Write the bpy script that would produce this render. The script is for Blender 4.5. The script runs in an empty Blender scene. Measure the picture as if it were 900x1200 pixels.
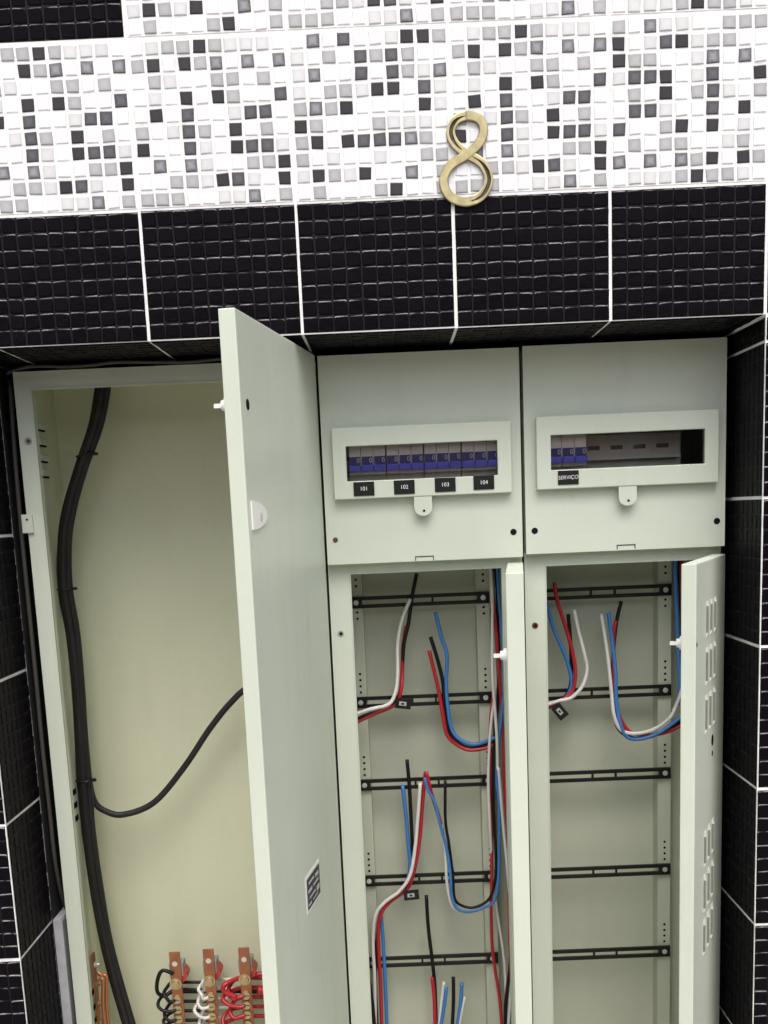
import bpy, bmesh, math, random
from mathutils import Vector, Matrix
R = math.radians
random.seed(8)
SC = bpy.context.scene
COL = SC.collection

# ------------------------------------------------------------------ camera
cam = bpy.data.cameras.new('camera')
cam_ob = bpy.data.objects.new('camera', cam)
COL.objects.link(cam_ob)
SC.camera = cam_ob
pitch, yaw, roll = 0.1809, -0.0076, -0.0427
fw = Vector((0, math.cos(pitch), -math.sin(pitch)))
up = Vector((0, math.sin(pitch), math.cos(pitch)))
ri = Vector((1, 0, 0))
RY = Matrix.Rotation(-yaw, 3, 'Z')
fw, up, ri = RY @ fw, RY @ up, RY @ ri
r2 = math.cos(roll) * ri + math.sin(roll) * up
u2 = -math.sin(roll) * ri + math.cos(roll) * up
M = Matrix((r2, u2, -fw)).transposed().to_4x4()
M.translation = (0.2994, -1.5064, -0.2301)
cam_ob.matrix_world = M
cam.sensor_fit = 'HORIZONTAL'
cam.sensor_width = 36.0
cam.lens = 36.0 * 1300.3 / 900.0
cam.shift_x = (450.0 - 453.08) / 900.0
cam.shift_y = (838.07 - 600.0) / 900.0
cam.clip_start = 0.02
cam.clip_end = 1000
SC.render.resolution_x, SC.render.resolution_y = 768, 1024

# ------------------------------------------------------------------ light
SUN_EL, SUN_AZ = 61.0, 6.0      # degrees; azimuth from straight in front of the wall, negative = left
wd = bpy.data.worlds.new('World')
SC.world = wd
wd.use_nodes = True
nt = wd.node_tree
bg = nt.nodes['Background']
sky = nt.nodes.new('ShaderNodeTexSky')
sky.sky_type = 'NISHITA'
sky.sun_disc = False
sky.sun_elevation = R(SUN_EL)
sky.sun_rotation = R(180 - SUN_AZ)
sky.air_density = 1.0
sky.dust_density = 6.0
hsv = nt.nodes.new('ShaderNodeHueSaturation')
hsv.inputs['Saturation'].default_value = 0.72
nt.links.new(sky.outputs[0], hsv.inputs['Color'])
nt.links.new(hsv.outputs[0], bg.inputs[0])
bg.inputs[1].default_value = 0.15
sl = bpy.data.lights.new('sun', 'SUN')
sl.energy = 1.1
sl.angle = R(60)
sl.color = (0.955, 0.98, 1.0)
sun = bpy.data.objects.new('sun', sl)
COL.objects.link(sun)
# direction light travels: from front-left-above toward the wall (+y)
d = Vector((-math.sin(R(SUN_AZ)) * math.cos(R(SUN_EL)), math.cos(R(SUN_AZ)) * math.cos(R(SUN_EL)), -math.sin(R(SUN_EL))))
sun.rotation_euler = d.to_track_quat('-Z', 'Y').to_euler()
sun.location = (-1.0, -3, 3)
vs = SC.view_settings
SC.display_settings.display_device = 'sRGB'
vs.view_transform = 'Standard'
vs.look = 'None'
vs.gamma = 1.0
vs.use_curve_mapping = False
vs.exposure = 0.66
SC.render.engine = 'CYCLES'

# ------------------------------------------------------------------ materials
def mat(name, col, rough=0.5, metal=0.0, spec=0.5, noise=None, bump=None, coat=0.0):
    """noise = (scale, amount) multiplies colour; bump = (scale, strength, distance)."""
    m = bpy.data.materials.new(name)
    m.use_nodes = True
    n, l = m.node_tree.nodes, m.node_tree.links
    b = n['Principled BSDF']
    b.inputs['Base Color'].default_value = (*col, 1)
    b.inputs['Roughness'].default_value = rough
    b.inputs['Metallic'].default_value = metal
    b.inputs['Specular IOR Level'].default_value = spec
    b.inputs['Coat Weight'].default_value = coat
    if noise or bump:
        g = n.new('ShaderNodeNewGeometry')
    if noise:
        t = n.new('ShaderNodeTexNoise')
        t.inputs['Scale'].default_value = noise[0]
        t.inputs['Detail'].default_value = 5
        l.new(g.outputs['Position'], t.inputs['Vector'])
        r = n.new('ShaderNodeMapRange')
        r.inputs['From Min'].default_value = 0.3
        r.inputs['From Max'].default_value = 0.7
        r.inputs['To Min'].default_value = 1 - noise[1]
        r.inputs['To Max'].default_value = 1 + noise[1]
        l.new(t.outputs['Fac'], r.inputs['Value'])
        mx = n.new('ShaderNodeMix')
        mx.data_type = 'RGBA'
        mx.blend_type = 'MULTIPLY'
        mx.inputs[0].default_value = 1
        mx.inputs[6].default_value = (*col, 1)
        l.new(r.outputs[0], mx.inputs[7])
        l.new(mx.outputs[2], b.inputs['Base Color'])
        r2_ = n.new('ShaderNodeMapRange')
        r2_.inputs['To Min'].default_value = max(0.02, rough - 0.08)
        r2_.inputs['To Max'].default_value = min(1, rough + 0.08)
        l.new(t.outputs['Fac'], r2_.inputs['Value'])
        l.new(r2_.outputs[0], b.inputs['Roughness'])
    if bump:
        t2 = n.new('ShaderNodeTexNoise')
        t2.inputs['Scale'].default_value = bump[0]
        t2.inputs['Detail'].default_value = 3
        l.new(g.outputs['Position'], t2.inputs['Vector'])
        bp = n.new('ShaderNodeBump')
        bp.inputs['Strength'].default_value = bump[1]
        bp.inputs['Distance'].default_value = bump[2]
        l.new(t2.outputs['Fac'], bp.inputs['Height'])
        l.new(bp.outputs[0], b.inputs['Normal'])
    return m

def chip_mat(name, centre, edge, rough=0.32):
    """glazed chip whose print is darker toward the chip's own edge (UV 0..1 on each chip)."""
    m = bpy.data.materials.new(name)
    m.use_nodes = True
    n, l = m.node_tree.nodes, m.node_tree.links
    b = n['Principled BSDF']
    b.inputs['Roughness'].default_value = rough
    b.inputs['Specular IOR Level'].default_value = 0.35
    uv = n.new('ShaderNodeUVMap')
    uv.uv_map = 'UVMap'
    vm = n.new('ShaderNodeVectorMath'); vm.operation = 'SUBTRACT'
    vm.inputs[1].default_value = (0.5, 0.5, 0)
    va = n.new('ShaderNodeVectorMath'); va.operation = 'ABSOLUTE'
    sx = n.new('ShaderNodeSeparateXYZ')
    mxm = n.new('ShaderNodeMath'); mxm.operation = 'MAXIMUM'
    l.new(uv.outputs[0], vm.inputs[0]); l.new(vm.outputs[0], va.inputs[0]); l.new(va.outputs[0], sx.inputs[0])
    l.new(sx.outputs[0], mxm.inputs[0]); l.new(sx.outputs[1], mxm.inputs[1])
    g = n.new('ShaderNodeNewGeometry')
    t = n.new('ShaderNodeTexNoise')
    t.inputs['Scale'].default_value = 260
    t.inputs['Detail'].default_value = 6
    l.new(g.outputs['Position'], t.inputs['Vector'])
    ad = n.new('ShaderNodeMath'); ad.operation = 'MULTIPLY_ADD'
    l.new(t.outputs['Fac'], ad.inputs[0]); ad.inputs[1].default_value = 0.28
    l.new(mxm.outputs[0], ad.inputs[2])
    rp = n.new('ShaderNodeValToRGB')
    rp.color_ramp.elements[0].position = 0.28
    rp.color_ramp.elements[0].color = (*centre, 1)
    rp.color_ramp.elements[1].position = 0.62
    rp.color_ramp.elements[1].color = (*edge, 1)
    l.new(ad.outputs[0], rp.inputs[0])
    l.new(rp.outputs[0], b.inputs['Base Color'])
    return m

PAINT = mat('grey_green_powder_coat', (0.545, 0.595, 0.505), 0.36, noise=(5, 0.035), bump=(900, 0.12, 0.0004))
CREAM = mat('cream_powder_coat', (0.60, 0.62, 0.455), 0.42, noise=(4, 0.04), bump=(900, 0.12, 0.0004))
PLATE = mat('dull_grey_green_paint', (0.50, 0.53, 0.43), 0.5, noise=(6, 0.05), bump=(900, 0.12, 0.0004))
GAP_SHADE = mat('black_gap_shade', (0.012, 0.012, 0.013), 0.8, noise=(30, 0.3))  # near-black colour standing in for shade in the niche gaps
GROUT = mat('white_grout', (0.76, 0.76, 0.755), 0.85, noise=(28, 0.13), bump=(260, 0.6, 0.0012))
GLAZE = mat('black_glaze', (0.005, 0.004, 0.0058), 0.16, spec=0.035, noise=(25, 0.35), bump=(75, 0.5, 0.0012))
PLASTER = mat('grey_render', (0.30, 0.30, 0.30), 0.9, noise=(20, 0.2), bump=(150, 0.5, 0.002))
MORTAR = mat('pale_mortar', (0.40, 0.41, 0.44), 0.9, noise=(40, 0.15), bump=(200, 0.4, 0.001))
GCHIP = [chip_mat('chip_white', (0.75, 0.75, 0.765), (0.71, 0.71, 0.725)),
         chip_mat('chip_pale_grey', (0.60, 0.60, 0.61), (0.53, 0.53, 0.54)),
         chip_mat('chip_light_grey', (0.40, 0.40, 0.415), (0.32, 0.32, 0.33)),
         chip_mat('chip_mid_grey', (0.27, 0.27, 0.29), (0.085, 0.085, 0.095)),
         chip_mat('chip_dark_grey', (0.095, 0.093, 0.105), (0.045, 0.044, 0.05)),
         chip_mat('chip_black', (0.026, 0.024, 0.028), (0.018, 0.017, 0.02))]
BRASS = mat('aged_brass', (0.43, 0.37, 0.20), 0.36, metal=0.65, noise=(90, 0.2))
PATINA = mat('dark_brass_patina', (0.075, 0.058, 0.04), 0.5, metal=0.4, noise=(120, 0.4))
BLACKP = mat('black_plastic', (0.010, 0.010, 0.010), 0.4, spec=0.3)
CABLE = mat('black_cable_sheath', (0.017, 0.015, 0.016), 0.5, spec=0.35, noise=(40, 0.2))
GREYC = mat('grey_cable_sheath', (0.055, 0.052, 0.045), 0.6)
DARK = mat('dark_hole', (0.008, 0.008, 0.008), 0.9, spec=0.1)
RUSTY = mat('rusty_hole', (0.10, 0.035, 0.02), 0.8)
ZINC = mat('zinc_plated_steel', (0.70, 0.70, 0.68), 0.35, metal=0.6)
STEEL = mat('dull_steel_rail', (0.50, 0.48, 0.46), 0.45, metal=0.3, noise=(30, 0.12))
NYLON = mat('white_nylon', (0.78, 0.78, 0.76), 0.45)
LABELW = mat('label_print_white', (0.75, 0.75, 0.75), 0.6)
BODYG = mat('breaker_grey_plastic', (0.82, 0.80, 0.77), 0.5)
TOGGLE = mat('breaker_blue_toggle', (0.10, 0.13, 0.85), 0.35)
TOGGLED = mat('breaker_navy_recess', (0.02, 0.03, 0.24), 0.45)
COPPER = mat('copper', (0.40, 0.165, 0.085), 0.45, metal=0.75, noise=(50, 0.2))
SCREWB = mat('brass_screw', (0.52, 0.43, 0.25), 0.35, metal=0.8)
INSUL = mat('red_insulator', (0.42, 0.04, 0.03), 0.45)
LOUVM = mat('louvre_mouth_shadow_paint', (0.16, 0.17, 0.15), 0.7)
SLOTM = mat('slot_shadow_steel', (0.10, 0.095, 0.09), 0.7)
GREYP = mat('grey_plastic', (0.28, 0.29, 0.28), 0.5)
WIREM = {'black': mat('wire_black', (0.006, 0.006, 0.007), 0.45, spec=0.3), 'white': mat('wire_white', (0.68, 0.66, 0.64), 0.42),
         'red': mat('wire_red', (0.42, 0.014, 0.022), 0.38), 'blue': mat('wire_blue', (0.045, 0.19, 0.50), 0.38)}
BLOCKERM = mat('added_blocker_brown', (0.27, 0.19, 0.12), 0.9, noise=(3, 0.2))
GROUNDM = mat('paving_concrete', (0.42, 0.385, 0.33), 0.9, noise=(1.5, 0.15), bump=(30, 0.4, 0.004))

# handling marks and faint streaks on the painted steel
def add_wear(m):
    n, l = m.node_tree.nodes, m.node_tree.links
    b = n['Principled BSDF']
    g = n.new('ShaderNodeNewGeometry')
    mp = n.new('ShaderNodeMapping'); mp.inputs['Scale'].default_value = (14, 14, 2.2)
    l.new(g.outputs['Position'], mp.inputs['Vector'])
    t = n.new('ShaderNodeTexNoise'); t.inputs['Scale'].default_value = 1.6; t.inputs['Detail'].default_value = 7; t.inputs['Roughness'].default_value = 0.62
    l.new(mp.outputs[0], t.inputs['Vector'])
    r = n.new('ShaderNodeMapRange'); r.inputs['From Min'].default_value = 0.52; r.inputs['From Max'].default_value = 0.74; r.inputs['To Max'].default_value = 0.10
    l.new(t.outputs['Fac'], r.inputs['Value'])
    t2 = n.new('ShaderNodeTexNoise'); t2.inputs['Scale'].default_value = 38; t2.inputs['Detail'].default_value = 8; t2.inputs['Roughness'].default_value = 0.7
    l.new(g.outputs['Position'], t2.inputs['Vector'])
    r2_ = n.new('ShaderNodeMapRange'); r2_.inputs['From Min'].default_value = 0.60; r2_.inputs['From Max'].default_value = 0.70; r2_.inputs['To Max'].default_value = 0.14
    l.new(t2.outputs['Fac'], r2_.inputs['Value'])
    mxm = n.new('ShaderNodeMath'); mxm.operation = 'MAXIMUM'
    l.new(r.outputs[0], mxm.inputs[0]); l.new(r2_.outputs[0], mxm.inputs[1])
    src = b.inputs['Base Color'].links[0].from_socket
    mx = n.new('ShaderNodeMix'); mx.data_type = 'RGBA'
    l.new(mxm.outputs[0], mx.inputs[0]); l.new(src, mx.inputs[6]); mx.inputs[7].default_value = (0.33, 0.33, 0.27, 1)
    l.new(mx.outputs[2], b.inputs['Base Color'])
    rs = n.new('ShaderNodeMath'); rs.operation = 'MULTIPLY_ADD'; rs.inputs[1].default_value = 0.8
    l.new(mxm.outputs[0], rs.inputs[0])
    l.new(b.inputs['Roughness'].links[0].from_socket, rs.inputs[2])
    l.new(rs.outputs[0], b.inputs['Roughness'])
for m_ in (PAINT, CREAM, PLATE): add_wear(m_)

# sky glints painted as pale colour on upward ledges of the relief, in patches
def add_glints(m, base, pale, lo, hi):
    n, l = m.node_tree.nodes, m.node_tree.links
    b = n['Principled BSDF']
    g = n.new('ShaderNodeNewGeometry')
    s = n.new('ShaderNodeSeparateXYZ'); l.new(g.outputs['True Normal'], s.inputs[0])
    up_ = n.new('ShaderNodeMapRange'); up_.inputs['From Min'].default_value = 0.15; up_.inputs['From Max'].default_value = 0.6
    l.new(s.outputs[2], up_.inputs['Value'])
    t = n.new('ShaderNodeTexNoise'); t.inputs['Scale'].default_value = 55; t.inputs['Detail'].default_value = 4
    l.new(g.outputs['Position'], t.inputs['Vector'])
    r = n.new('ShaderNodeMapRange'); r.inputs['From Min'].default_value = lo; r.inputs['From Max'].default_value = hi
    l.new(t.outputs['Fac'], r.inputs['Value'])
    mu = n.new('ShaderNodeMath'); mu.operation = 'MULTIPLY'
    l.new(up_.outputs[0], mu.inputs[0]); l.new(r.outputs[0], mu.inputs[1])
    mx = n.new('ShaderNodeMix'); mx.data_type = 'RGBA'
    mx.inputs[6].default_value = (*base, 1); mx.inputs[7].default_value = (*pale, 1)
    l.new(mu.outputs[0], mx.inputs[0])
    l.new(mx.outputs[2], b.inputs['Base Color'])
add_glints(GLAZE, (0.005, 0.004, 0.0058), (0.38, 0.36, 0.38), 0.37, 0.64)
GLAZE2 = mat('faint_glint_black_glaze', (0.004, 0.0035, 0.0045), 0.45, spec=0.05, bump=(120, 0.25, 0.0006))
add_glints(GLAZE2, (0.005, 0.004, 0.0058), (0.035, 0.033, 0.035), 0.42, 0.75)  # fainter ledge glints painted in for soffit and reveals
GROOVE = mat('groove_floor', (0.006, 0.0055, 0.006), 0.6, spec=0.15)

# clear smoky window pane
PANE = bpy.data.materials.new('smoky_clear_pane')
PANE.use_nodes = True
_n, _l = PANE.node_tree.nodes, PANE.node_tree.links
_n.remove(_n['Principled BSDF'])
_tr = _n.new('ShaderNodeBsdfTransparent'); _tr.inputs[0].default_value = (0.92, 0.91, 0.90, 1)
_gl = _n.new('ShaderNodeBsdfGlossy'); _gl.inputs['Roughness'].default_value = 0.04
_fr = _n.new('ShaderNodeFresnel'); _fr.inputs[0].default_value = 1.6
_mx = _n.new('ShaderNodeMixShader')
_l.new(_fr.outputs[0], _mx.inputs[0]); _l.new(_tr.outputs[0], _mx.inputs[1]); _l.new(_gl.outputs[0], _mx.inputs[2])
_l.new(_mx.outputs[0], _n['Material Output'].inputs[0])

# ------------------------------------------------------------------ mesh helpers
class MB:
    """collects shapes into one mesh"""
    def __init__(s):
        s.v, s.f, s.m, s.uv = [], [], [], {}
    def quad_box(s, x0, x1, y0, y1, z0, z1, mi=0, bev=0.0):
        if bev > 0:
            bm = bmesh.new()
            bmesh.ops.create_cube(bm, size=1, matrix=Matrix.Translation(((x0+x1)/2, (y0+y1)/2, (z0+z1)/2)) @ Matrix.Diagonal((x1-x0, y1-y0, z1-z0, 1)))
            bmesh.ops.bevel(bm, geom=bm.edges[:], offset=bev, segments=2, profile=0.6, affect='EDGES')
            s.add_bm(bm, mi)
            return s
        o = len(s.v)
        s.v += [(x0,y0,z0),(x1,y0,z0),(x1,y1,z0),(x0,y1,z0),(x0,y0,z1),(x1,y0,z1),(x1,y1,z1),(x0,y1,z1)]
        for f in ((0,3,2,1),(4,5,6,7),(0,1,5,4),(1,2,6,5),(2,3,7,6),(3,0,4,7)):
            s.f.append([o+i for i in f]); s.m.append(mi)
        return s
    box = quad_box
    def add_bm(s, bm, mi=0):
        o = len(s.v)
        bm.verts.index_update()
        s.v += [tuple(v.co) for v in bm.verts]
        for f in bm.faces:
            s.f.append([o + v.index for v in f.verts]); s.m.append(mi)
        bm.free()
    def cyl(s, c, axis, r, h, n=12, mi=0, r2=None):
        """cylinder from c along axis ('x','y','z' or a vector) for length h"""
        ax = {'x': Vector((1,0,0)), 'y': Vector((0,1,0)), 'z': Vector((0,0,1))}[axis] if isinstance(axis, str) else Vector(axis).normalized()
        a = ax.orthogonal().normalized(); b = ax.cross(a)
        r2 = r if r2 is None else r2
        o = len(s.v); c = Vector(c)
        for k in range(n):
            t = 2*math.pi*k/n
            s.v.append(tuple(c + r*(math.cos(t)*a + math.sin(t)*b)))
        for k in range(n):
            t = 2*math.pi*k/n
            s.v.append(tuple(c + ax*h + r2*(math.cos(t)*a + math.sin(t)*b)))
        for k in range(n):
            k2 = (k+1) % n
            s.f.append([o+k, o+k2, o+n+k2, o+n+k]); s.m.append(mi)
        s.f.append([o+k for k in reversed(range(n))]); s.m.append(mi)
        s.f.append([o+n+k for k in range(n)]); s.m.append(mi)
        return s
    def prism(s, pts, y0, y1, mi=0):
        """xz polygon extruded along y"""
        o = len(s.v); n = len(pts)
        s.v += [(x, y0, z) for x, z in pts] + [(x, y1, z) for x, z in pts]
        s.f.append([o+k for k in range(n)]); s.m.append(mi)
        s.f.append([o+n+k for k in reversed(range(n))]); s.m.append(mi)
        for k in range(n):
            k2 = (k+1) % n
            s.f.append([o+k2, o+k, o+n+k, o+n+k2]); s.m.append(mi)
        return s
    def plate_hole(s, X, Z, hx, hz, y0, y1, mi=0):
        """plate X x Z between y0 and y1 with one rectangular hole, one closed mesh"""
        o = len(s.v)
        for y in (y0, y1):
            s.v += [(X[0],y,Z[0]),(X[1],y,Z[0]),(X[1],y,Z[1]),(X[0],y,Z[1]),(hx[0],y,hz[0]),(hx[1],y,hz[0]),(hx[1],y,hz[1]),(hx[0],y,hz[1])]
        for k in range(4):
            k2 = (k+1) % 4
            s.f += [[o+k,o+k2,o+4+k2,o+4+k],[o+8+k2,o+8+k,o+12+k,o+12+k2],[o+k2,o+k,o+8+k,o+8+k2],[o+4+k,o+4+k2,o+12+k2,o+12+k]]
            s.m += [mi]*4
        return s
    def tube(s, pts, r, n=8, sub=5, mi=0, flat=1.0):
        P = smooth_path(pts, sub)
        o = len(s.v)
        tp = None
        for i, q in enumerate(P):
            t = (P[min(i+1, len(P)-1)] - P[max(i-1, 0)]).normalized()
            if tp is None:
                a = t.orthogonal().normalized()
            else:
                a = (a - t*a.dot(t)).normalized()
            tp = t
            b = t.cross(a)
            for k in range(n):
                an = 2*math.pi*k/n
                s.v.append(tuple(q + r*(math.cos(an)*a + flat*math.sin(an)*b)))
        for i in range(len(P)-1):
            for k in range(n):
                k2 = (k+1) % n
                s.f.append([o+i*n+k, o+i*n+k2, o+(i+1)*n+k2, o+(i+1)*n+k]); s.m.append(mi)
        s.f.append([o+k for k in reversed(range(n))]); s.m.append(mi)
        e = o + (len(P)-1)*n
        s.f.append([e+k for k in range(n)]); s.m.append(mi)
        return s
    def mesh(s, name, mats, smooth=False):
        me = bpy.data.meshes.new(name)
        me.from_pydata(s.v, [], s.f)
        for m in (mats if isinstance(mats, (list, tuple)) else [mats]):
            me.materials.append(m)
        me.polygons.foreach_set('material_index', s.m)
        if smooth:
            me.polygons.foreach_set('use_smooth', [True]*len(s.f))
        me.update()
        return me
    def build(s, name, mats, parent=None, smooth=False):
        return link(name, s.mesh(name, mats, smooth), parent)

def smooth_path(pts, sub):
    pts = [Vector(p) for p in pts]
    if len(pts) < 3:
        return pts
    Q = [2*pts[0]-pts[1]] + pts + [2*pts[-1]-pts[-2]]
    out = []
    for i in range(1, len(Q)-2):
        a, b, c, d_ = Q[i-1:i+3]
        for k in range(sub):
            t = k/sub
            out.append(0.5*((2*b) + (c-a)*t + (2*a-5*b+4*c-d_)*t*t + (3*b-a-3*c+d_)*t**3))
    out.append(pts[-1])
    return out

def link(name, me, parent=None):
    o = bpy.data.objects.new(name, me)
    COL.objects.link(o)
    if parent is not None:
        o.parent = parent
        if parent.type == 'EMPTY':
            o.matrix_parent_inverse = Matrix.Translation(-parent.location)
    return o
def tag(o, label, cat, group=None, kind=None):
    if label: o['label'] = label
    if cat: o['category'] = cat
    if group: o['group'] = group
    if kind: o['kind'] = kind
    return o
def thing(name, loc, label, cat, group=None):
    o = bpy.data.objects.new(name, None)
    COL.objects.link(o)
    o.location = loc
    o.empty_display_size = 0.05
    return tag(o, label, cat, group)
def text_mesh(body, size, m, depth=0.0):
    cu = bpy.data.curves.new('lettering', 'FONT')
    cu.body = body; cu.size = size; cu.align_x = 'CENTER'; cu.align_y = 'CENTER'; cu.extrude = depth
    ob = bpy.data.objects.new('lettering', cu)
    COL.objects.link(ob)
    bpy.context.view_layer.update()
    me = bpy.data.meshes.new_from_object(ob)
    bpy.data.objects.remove(ob)
    me.materials.clear(); me.materials.append(m)
    return me

# ------------------------------------------------------------------ setting: ground
GZ = -1.58
HH = 2.2
g = MB()
g.v = [(-300, -300, GZ), (300, -300, GZ), (300, 300, GZ), (-300, 300, GZ)]
g.f = [[0, 1, 2, 3]]; g.m = [0]
tag(g.build('ground', GROUNDM), None, None, kind='structure')

# unseen house front added behind viewer to keep low sky light off the niche
hs = thing('added_sky_blocker', (0, -5.6, GZ), 'added brown house front, unseen behind the viewer, blocking low sky light', 'house')
b_ = MB(); b_.box(-14, 14, -7.2, -5.2, GZ-0.02, GZ+HH); b_.build('wall', BLOCKERM, hs)
b_ = MB(); b_.box(-14.2, 14.2, -7.4, -5.0, GZ+HH+0.001, GZ+HH+0.15); b_.build('added_blocker_coping', PLASTER, hs)
for x_ in (-9.5, -5.5, -1.5, 2.5, 6.5, 10.5):
    b_ = MB(); b_.plate_hole((x_-0.75, x_+0.75), (GZ+1.0, GZ+2.3), (x_-0.65, x_+0.65), (GZ+1.1, GZ+2.2), -5.16, -5.199); wo_ = b_.build('added_blocker_window', PLASTER, hs)
    b_ = MB(); b_.box(x_-0.649, x_+0.649, -5.196, -5.17, GZ+1.101, GZ+2.199); b_.build('added_blocker_pane', BLACKP, wo_)

# ------------------------------------------------------------------ tiled wall
T = 0.2
HL = 0.1611                   # height of the black tile row over the niche
XL, XR = -0.2528, 0.8         # niche sides
Z1 = -0.0325                  # first joint below the lintel, right pier
ZA = -0.641 + 3*T             # joint series of the left pier
wall = thing('tiled_wall', (0.3, 0.2, GZ), 'wall of black relief tiles and white, grey and black mosaic band, white grout', 'wall')
WX0, WX1, WZ1 = -1.6-0.001, 2.4+0.001, HL + 3*T
core = MB()
core.prism([(WX0, GZ-0.02), (XL-0.0012, GZ-0.02), (XL-0.0012, 0.0012), (XR+0.0012, 0.0012), (XR+0.0012, GZ-0.02), (WX1, GZ-0.02), (WX1, WZ1), (WX0, WZ1)], 0.0012, 0.42)
core.build('grout_bed', GROUT, wall)
nb = MB(); nb.box(WX0, WX1, 0.421, 0.56, GZ-0.02, WZ1)
nb.build('niche_back', PLASTER, wall)

def chip_geo(mb, x0, x1, z0, z1, y0, h, rnd, mi, inset=0.0011, jit=0.0005, cut=0.0):
    """pillowed chip: base ring, shoulder ring, top; slightly crooked corners, optionally rounded off"""
    j = lambda: rnd.uniform(-jit, jit)
    q = [(x0+j(), z0+j()), (x1+j(), z0+j()), (x1+j(), z1+j()), (x0+j(), z1+j())]
    cx, cz = (x0+x1)/2, (z0+z1)/2
    if cut > 0 and (x1-x0) > 3*cut and (z1-z0) > 3*cut:
        c = []
        for k in range(4):
            ct = cut*rnd.uniform(0.6, 1.3)
            for o_, s_ in ((q[k-1], 1), (q[(k+1) % 4], 0.55 if k in (2, 3) else 1)):
                vx, vz = o_[0]-q[k][0], o_[1]-q[k][1]
                L = math.hypot(vx, vz)
                t = ct*(1.0 if abs(vx) > abs(vz) else 0.5)/L
                c.append((q[k][0]+vx*t, q[k][1]+vz*t))
    else:
        c = q
    n = len(c)
    o = len(mb.v)
    tl = rnd.uniform(-0.00018, 0.00018), rnd.uniform(-0.00018, 0.00018)
    hx, hz = (x1-x0)/2, (z1-z0)/2
    for dd, hh in ((0.0, 0.0), (0.35*inset, 0.72*h), (inset, h)):
        for (x, z) in c:
            fx = 1 - dd/hx; fz = 1 - dd/hz
            sx = 1 if x < cx else -1; sz = 1 if z < cz else -1
            mb.v.append((cx + (x-cx)*fx, y0 - hh - (tl[0]*-sx + tl[1]*-sz)*(hh/h), cz + (z-cz)*fz))
    for k in range(n):
        k2 = (k+1) % n
        mb.f.append([o+k, o+k2, o+n+k2, o+n+k]); mb.m.append(mi)
        mb.f.append([o+n+k, o+n+k2, o+2*n+k2, o+2*n+k]); mb.m.append(mi)
    mb.f.append([o+2*n+k for k in range(n)]); mb.m.append(mi)

def black_tile_mesh(w, h, seed, from_top=True, pitch=0.0196, glaze=None):
    """glazed tile w x h (front at y=0, chips stand 1.2 mm above the groove floor)"""
    rnd = random.Random(seed)
    mb = MB()
    mb.box(0, w, 0.0009, 0.0075, 0, h, 1)
    nx = max(1, int(math.ceil(w/pitch - 0.35))); nz = max(1, int(math.ceil(h/pitch - 0.35)))
    g_ = 0.0008
    for i in range(nx):
        a, b = i*pitch, min((i+1)*pitch, w)
        if i == nx-1: b = w
        for k in range(nz):
            if from_top:
                zt = h - k*pitch; zb = max(h-(k+1)*pitch, 0)
                if k == nz-1: zb = 0
            else:
                zb = k*pitch; zt = min((k+1)*pitch, h)
                if k == nz-1: zt = h
            ga, gb = (0 if i == 0 else g_), (0 if i == nx-1 else g_)
            chip_geo(mb, a+ga+0.0002, b-gb-0.0002, zb+g_, zt-g_, 0.0009, rnd.uniform(0.0008, 0.0015), rnd, 0, 0.0015, 0.0007, 0.0022)
    me = mb.mesh('black_tile', [glaze, GROOVE], smooth=True)
    for q in me.polygons:
        n_ = q.normal
        if abs(n_.y) > 0.98: q.use_smooth = False
    return me
TR = Matrix.Translation
_cache = {}
def black_tile(w, h, matrix, from_top=True, nvar=4, glaze=None):
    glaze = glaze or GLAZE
    key = (round(w, 3), round(h, 3), from_top, glaze.name)
    if key not in _cache:
        _cache[key] = [black_tile_mesh(w, h, 100+i, from_top, glaze=glaze) for i in range(nvar)]
    o = link('black_tile', random.choice(_cache[key]), wall)
    o.matrix_basis = matrix @ TR((random.uniform(-.0004, .0004), random.uniform(-.0004, 0.0), random.uniform(-.0004, .0004))) @ Matrix.Rotation(random.uniform(-.0016, .0016), 4, 'Y')
    return o
J = 0.0042                    # joint width
Wt = T - J
# lintel row, black, x joints at k*T
for k in range(-8, 12):
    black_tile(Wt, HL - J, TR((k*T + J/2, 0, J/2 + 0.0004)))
# row above the mosaic on the left: black column tile
for r in range(1, 3):
    for k in range(-8, 0):
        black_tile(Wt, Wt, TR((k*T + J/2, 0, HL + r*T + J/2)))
# soffit tiles
SD = 0.175
MS = Matrix.Rotation(R(90), 4, 'X')
for k in range(-2, 4):
    x0 = max(k*T + J/2, XL + 0.003); x1 = k*T + T - J/2
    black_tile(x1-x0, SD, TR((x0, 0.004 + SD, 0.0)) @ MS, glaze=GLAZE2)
# reveals and pier fronts
MR = Matrix.Rotation(R(-90), 4, 'Z'); ML = Matrix.Rotation(R(90), 4, 'Z')
def column(zs, side):
    for i in range(len(zs)-1):
        zt, zb = zs[i], zs[i+1]
        h = zt - zb - J
        if h < 0.01: continue
        if side == 'R':
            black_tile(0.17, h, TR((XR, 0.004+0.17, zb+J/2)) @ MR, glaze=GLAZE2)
            for k in range(8):
                black_tile(Wt, h, TR((XR + k*T + J*0.6, 0, zb+J/2)))
        else:
            dl = 0.148
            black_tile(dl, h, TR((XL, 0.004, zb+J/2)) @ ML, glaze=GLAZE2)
            for k in range(7):
                x1 = XL - J*0.6 - k*T; w = Wt if k < 6 else Wt*0.70
                black_tile(w, h, TR((x1-w, 0, zb+J/2)))
column([-0.0005] + [Z1 - k*T for k in range(8)], 'R')
column([-0.0005] + [ZA - k*T for k in range(8)], 'L')
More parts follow.
